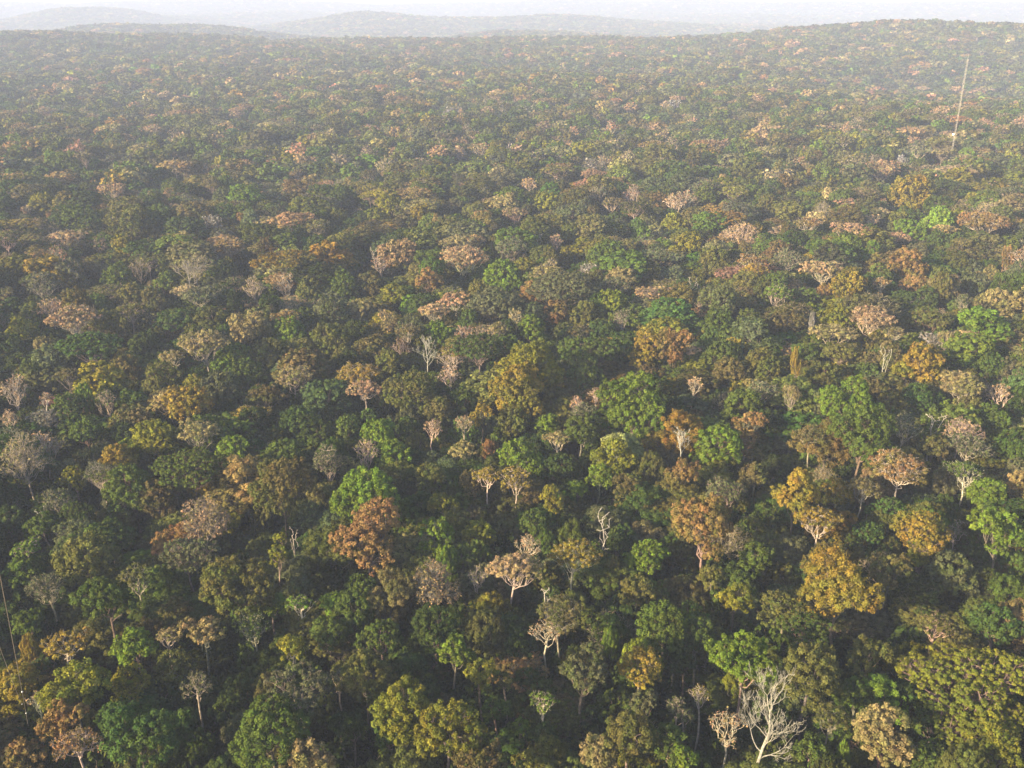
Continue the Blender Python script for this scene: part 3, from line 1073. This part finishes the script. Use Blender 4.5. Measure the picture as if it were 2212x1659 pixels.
def to_picture(x, y, z):
    dz = z - HC; depth = y * math.cos(PITCH) - dz * math.sin(PITCH)
    return 1106 + FPX * x / depth, 829.5 - FPX * (y * math.sin(PITCH) + dz * math.cos(PITCH)) / depth
# a filler just in front of a surveyed tree belongs to the lower storey
idn = np.where((D < 760) & (pts[:, 1] > 40))[0]
ix, iy = to_picture(pts[idn, 0], pts[idn, 1], 20.0 * sz[idn] + ground(pts[idn, 0], pts[idn, 1]))
PX = np.array([t['px'] for t in single]); PY = np.array([t['py'] for t in single]); PW = np.array([t['w'] for t in single]); PH = np.array([t['h'] for t in single]); PD = np.hypot(tx, ty)
fw = 5.6 * scale[idn] * FPX / D[idn]
hid = (np.abs(ix[:, None] - PX) < PW * .34 + fw[:, None] * .55) & (np.abs(iy[:, None] - PY) < PH * .40 + fw[:, None] * .5) & (D[idn][:, None] < PD + 1)
hid = hid.any(1)
sz[idn[hid]] = np.minimum(sz[idn[hid]], rng.uniform(.66, .84, hid.sum())); scale[idn[hid]] *= 1.0
print('lowered', hid.sum(), 'of', len(idn))
lod = np.searchsorted(np.array([230, 600, 1100, 2300]), D)
kidx = np.zeros(m, int); ccol = np.zeros((m, 4)); bcol = np.zeros((m, 4)); ccol[:, 3] = 1; bcol[:, 3] = 1
kp = np.array([.20, .17, .12, .12, .08, .08, .07, .08, .04, .02, .02])
kpf = np.array([.24, .22, .15, .15, .03, .04, .07, .10, .02, .03, .02])
tone = {'d': ('GDOGKYOLEBT', [.19, .12, .19, .06, .12, .07, .07, .04, .03, .07, .04]), 'm': ('GOYBRALK', [.22, .24, .12, .14, .06, .07, .06, .09]),
        'o': ('GOKTB', [.24, .27, .20, .14, .15]), 'f': ('GDKOE', [.25, .2, .25, .2, .1]), 'u': ('OTBRPKA', [.20, .24, .10, .12, .16, .10, .08]),
        'v': ('PTKRO', [.34, .22, .24, .10, .10]), 't': ('KPTW', [.5, .2, .2, .1])}
for i in range(m):
    ids = LOD_IDX[lod[i]]
    p = (kp if D[i] < 700 else kpf)[:len(ids)]; p = p / p.sum()
    j = rng.choice(len(ids), p=p)
    if D[i] < 330 and KINDS[j] in 'uvt' and rng.uniform() < .7: j = rng.choice([0, 1, 3, 7])
    kidx[i] = ids[j]; kd = KINDS[j]
    s_, w_ = tone[kd]
    base = COL[s_[rng.choice(len(s_), p=w_)]]
    ccol[i, :3] = jitter(rng, base, .24)
    bcol[i, :3] = jitter(rng, (.26, .21, .16) if kd in 'uv' else (.11, .09, .07), .15)
# surveyed crowns too small or far to be objects of their own join the forest
ex = [t for t in trees if t.get('stuff')]
def rows_for(t):
    lo = int(np.searchsorted(np.array([230, 600, 1100, 2300]), t['dist']))
    kk = [k for k, kd in enumerate(KINDS) if kd == (t['kind'] if t['kind'] in 'dmofuvt' else 'm')][0]
    r0 = {'d': 5.6, 'm': 6.2, 'o': 5.6, 'f': 6.8, 'u': 6.6, 'v': 5.2, 't': 5.4}[KINDS[kk]]; z0 = {'d': 20, 'm': 20, 'o': 20, 'f': 20.5, 'u': 23, 'v': 22.5, 't': 20.5}[KINDS[kk]]
    return LOD_IDX[lo][kk], t['r'] / r0, t['zc'] / z0, COL[t['col']]
ef = [rows_for(t) for t in ex]
co = np.stack([pts[:, 0], pts[:, 1], ground(pts[:, 0], pts[:, 1]) - .2], 1)
co = np.concatenate([co, np.array([[t['x'], t['y'], t['g']] for t in ex])])
kidx = np.concatenate([kidx, [e[0] for e in ef]])
scl = np.concatenate([np.stack([scale, scale, sz], 1), np.array([[e[1], e[1], e[2]] for e in ef])])
ccol = np.concatenate([ccol, np.array([[*e[3], 1] for e in ef])]); bcol = np.concatenate([bcol, np.array([[.24, .2, .16, 1]] * len(ef))])
rot = rng.uniform(0, 6.283, len(co))
print('forest points', len(co))

def scatter(name, co, kidx, scl, rot, ccol, bcol, coll, label, cat):
    me = bpy.data.meshes.new(name); n = len(co)
    me.vertices.add(n); me.vertices.foreach_set('co', co.astype(np.float32).ravel())
    a = me.attributes.new('which', 'INT', 'POINT'); a.data.foreach_set('value', kidx.astype(np.int32))
    a = me.attributes.new('size', 'FLOAT_VECTOR', 'POINT'); a.data.foreach_set('vector', scl.astype(np.float32).ravel())
    a = me.attributes.new('turn', 'FLOAT_VECTOR', 'POINT'); a.data.foreach_set('vector', np.stack([rot * 0, rot * 0, rot], 1).astype(np.float32).ravel())
    a = me.attributes.new('crown_colour', 'FLOAT_COLOR', 'POINT'); a.data.foreach_set('color', ccol.astype(np.float32).ravel())
    a = me.attributes.new('bark_colour', 'FLOAT_COLOR', 'POINT'); a.data.foreach_set('color', bcol.astype(np.float32).ravel())
    o = bpy.data.objects.new(name, me); C.objects.link(o)
    o['kind'] = 'stuff'; o['label'] = label; o['category'] = cat
    ng = bpy.data.node_groups.new(name + '_nodes', 'GeometryNodeTree')
    ng.interface.new_socket('Geometry', in_out='INPUT', socket_type='NodeSocketGeometry')
    ng.interface.new_socket('Geometry', in_out='OUTPUT', socket_type='NodeSocketGeometry')
    N, L = ng.nodes.new, ng.links.new
    gi, go = N('NodeGroupInput'), N('NodeGroupOutput')
    mp = N('GeometryNodeMeshToPoints'); L(gi.outputs[0], mp.inputs['Mesh'])
    ci = N('GeometryNodeCollectionInfo'); ci.inputs['Collection'].default_value = coll
    ci.inputs['Separate Children'].default_value = True; ci.inputs['Reset Children'].default_value = True
    ip = N('GeometryNodeInstanceOnPoints'); ip.inputs['Pick Instance'].default_value = True
    L(mp.outputs[0], ip.inputs['Points']); L(ci.outputs[0], ip.inputs['Instance'])
    def named(nm, ty):
        q = N('GeometryNodeInputNamedAttribute'); q.data_type = ty; q.inputs['Name'].default_value = nm
        return [s for s in q.outputs if s.enabled and s.name == 'Attribute'][0]
    L(named('which', 'INT'), ip.inputs['Instance Index'])
    er = N('FunctionNodeEulerToRotation'); L(named('turn', 'FLOAT_VECTOR'), er.inputs[0]); L(er.outputs[0], ip.inputs['Rotation'])
    L(named('size', 'FLOAT_VECTOR'), ip.inputs['Scale'])
    L(ip.outputs[0], go.inputs[0])
    md = o.modifiers.new('scatter', 'NODES'); md.node_group = ng
    return o
scatter('forest', co, kidx, scl, rot, ccol, bcol, protos,
        'endless hazy rainforest canopy of mixed green, brown and pink crowns', 'forest')

# undergrowth: low bushes and saplings in the gaps under the near trees
ucol = bpy.data.collections.new('undergrowth_kinds')
for i in range(4):
    r_ = np.random.default_rng(900 + i)
    WV, WQ, LV, LQ, LT = leafy_tree(r_, 'do'[i % 2], 3.6, 3.4 + .5 * i, 9.0, 300)
    V = np.concatenate([WV, LV]); Q = np.concatenate([WQ, LQ + len(WV)])
    T = np.concatenate([np.full((len(WQ), 3), .5), LT]); MI = np.concatenate([np.zeros(len(WQ)), np.ones(len(LQ))])
    po = bpy.data.objects.new('bush_%d' % i, mesh_from('bush', V, Q, T, mats=(BARK_F, LEAF_F), mat_idx=MI)); ucol.objects.link(po)
ug = []
d = 60.0
while d < 640:
    a0 = .75; n = int(2 * a0 * d / 5.4)
    aa = -a0 + (np.arange(n) + rng.uniform(0, 1)) * 2 * a0 / n + rng.normal(0, 1.6 / d, n)
    rr = d + rng.normal(0, 1.7, n); ug.append(np.stack([rr * np.sin(aa), rr * np.cos(aa)], 1)); d += 5.0
ug = np.concatenate(ug); n = len(ug)
ug3 = np.stack([ug[:, 0], ug[:, 1], ground(ug[:, 0], ug[:, 1]) - .2], 1)
s1 = rng.uniform(.8, 1.4, n); s2 = rng.uniform(.6, 1.5, n)
uc = np.array([[*jitter(rng, tuple(.8 * v for v in COL['GDDO'[int(rng.integers(0, 4))]]), .12), 1] for _ in range(n)])
scatter('undergrowth', ug3, rng.integers(0, 4, n), np.stack([s1, s1, s2], 1), rng.uniform(0, 6.28, n), uc, np.tile([.16, .13, .1, 1], (n, 1)), ucol,
        'dark low undergrowth filling the gaps beneath the canopy', 'undergrowth')

# ------------------------------------------------------------------ guyed lattice mast far out in the forest
def part(name, g, m, parent):
    o = bpy.data.objects.new(name, mesh_from(name, *g, mats=(m,))); C.objects.link(o); o.parent = parent; return o
steel = plain('galvanised_steel', (.30, .27, .23), .5, .3); white = plain('white_paint', (.85, .84, .80), .4)
mp_ = at(2054.5, 338, 24); MX, MY = float(mp_[0]), float(mp_[1]); MG = gz(MX, MY)
vt = ray(2088, 128)
MH = HC + vt[2] * (MY / vt[1]) - MG
print('mast', MX, MY, 'height', MH)
mast = bpy.data.objects.new('lattice_mast', None); C.objects.link(mast); mast.location = (MX, MY, MG)
mast['label'] = 'thin steel lattice mast rising far above the hazy canopy'; mast['category'] = 'mast'
MR = .5
for k in range(3):
    a = k * 2.094 + .3; x, y = MR * math.cos(a), MR * math.sin(a)
    part('leg', tubes(np.array([[[x, y, -.3], [x, y, MH]]]), np.full((1, 2), .06), 6), steel, mast)
g = Geo(); nb = int(MH / 1.6)
for k in range(3):
    a, b = k * 2.094 + .3, (k + 1) * 2.094 + .3
    A = np.array([MR * math.cos(a), MR * math.sin(a)]); B = np.array([MR * math.cos(b), MR * math.sin(b)])
    z = np.arange(nb) * MH / nb
    P = np.zeros((nb, 2, 3)); flip = (np.arange(nb) % 2 == 0)[:, None]
    P[:, 0, :2] = np.where(flip, A, B); P[:, 1, :2] = np.where(flip, B, A); P[:, 0, 2] = z; P[:, 1, 2] = z + MH / nb
    g.add(tubes(P, np.full((nb, 2), .03), 4))
    P = np.zeros((nb, 2, 3)); P[:, 0, :2] = A; P[:, 1, :2] = B; P[:, :, 2] = (z + .02)[:, None]
    g.add(tubes(P, np.full((nb, 2), .03), 4))
part('bracing', g.get(), steel, mast)
def box_geo(c, s):
    c = np.array(c); s = np.array(s) / 2
    v = np.array([[x, y, z] for x in (-1, 1) for y in (-1, 1) for z in (-1, 1)]) * s + c
    q = np.array([[0, 1, 3, 2], [4, 6, 7, 5], [0, 4, 5, 1], [2, 3, 7, 6], [0, 2, 6, 4], [1, 5, 7, 3]])
    return v, q
vb = ray(2062, 290); zb = HC + vb[2] * (MY / vb[1]) - MG
part('equipment_box', box_geo((-1.5, -1.0, zb), (1.4, .9, 1.2)), white, mast)
part('antenna', tubes(np.array([[[0, 0, MH - .2], [0, 0, MH + 3.2]]]), np.full((1, 2), .06), 5), steel, mast)

# ------------------------------------------------------------------ guy cables of the lookout tower, crossing the near canopy
def cable(name, label, low_px, low_z, up_px, up_dist, knobs):
    D = ray(*low_px); A = np.array([0, 0, HC]) + D * ((low_z - HC) / D[2])
    D2 = unit(ray(*up_px)); B = np.array([0, 0, HC]) + D2 * up_dist
    B2 = A + (B - A) * 1.25
    root = bpy.data.objects.new(name, None); C.objects.link(root); root.location = A
    root['label'] = label; root['category'] = 'cable'; root['group'] = 'guy cables of the lookout tower'
    t = np.linspace(0, 1, 60)[:, None]
    P = (B2 - A) * t; P[:, 2] -= (np.sin(t[:, 0] * math.pi)) * 1.6
    part('cable', tubes(P[None], np.full((1, 60), .026), 6), plain('cable_steel', (.17, .14, .11), .6, .1), root)
    for f in knobs:
        i = f * 59; k = int(i); p = P[k] + (P[k + 1] - P[k]) * (i - k)
        a = unit(P[k + 1] - P[k])
        s = np.linspace(-.38, .38, 7); rr = np.array([.02, .06, .085, .09, .085, .06, .02])
        part('marker', tubes((p + a * s[:, None])[None], rr[None], 8), white, root)
    return root
cable('guy_cable', 'thin steel guy cable with white markers slanting down past the frame edge', (118 / 1.8517, 2935 / 1.8517), 2.0, (0, 2313 / 1.8517), 72.0, (.05, .30, .47))
cable('guy_cable', 'shorter lower guy cable crossing the olive-gold round crown', (100 / 1.8517, 2840 / 1.8517), 2.0, (0, 2581 / 1.8517), 110.0, (.22,))

# ------------------------------------------------------------------ the hazy air
haze = structure('haze', mesh_from('haze', *box_geo((0, 0, 31.5), (16800, 16800, 227))), 'stuff')
hm, nt, out = mat('haze_air')
pv = nt.nodes.new('ShaderNodeVolumePrincipled')
pv.inputs['Color'].default_value = (.55, .625, .86, 1)
pv.inputs['Density'].default_value = .00019
pv.inputs['Anisotropy'].default_value = 0.0
nt.links.new(pv.outputs[0], out.inputs['Volume'])
haze.data.materials.append(hm)
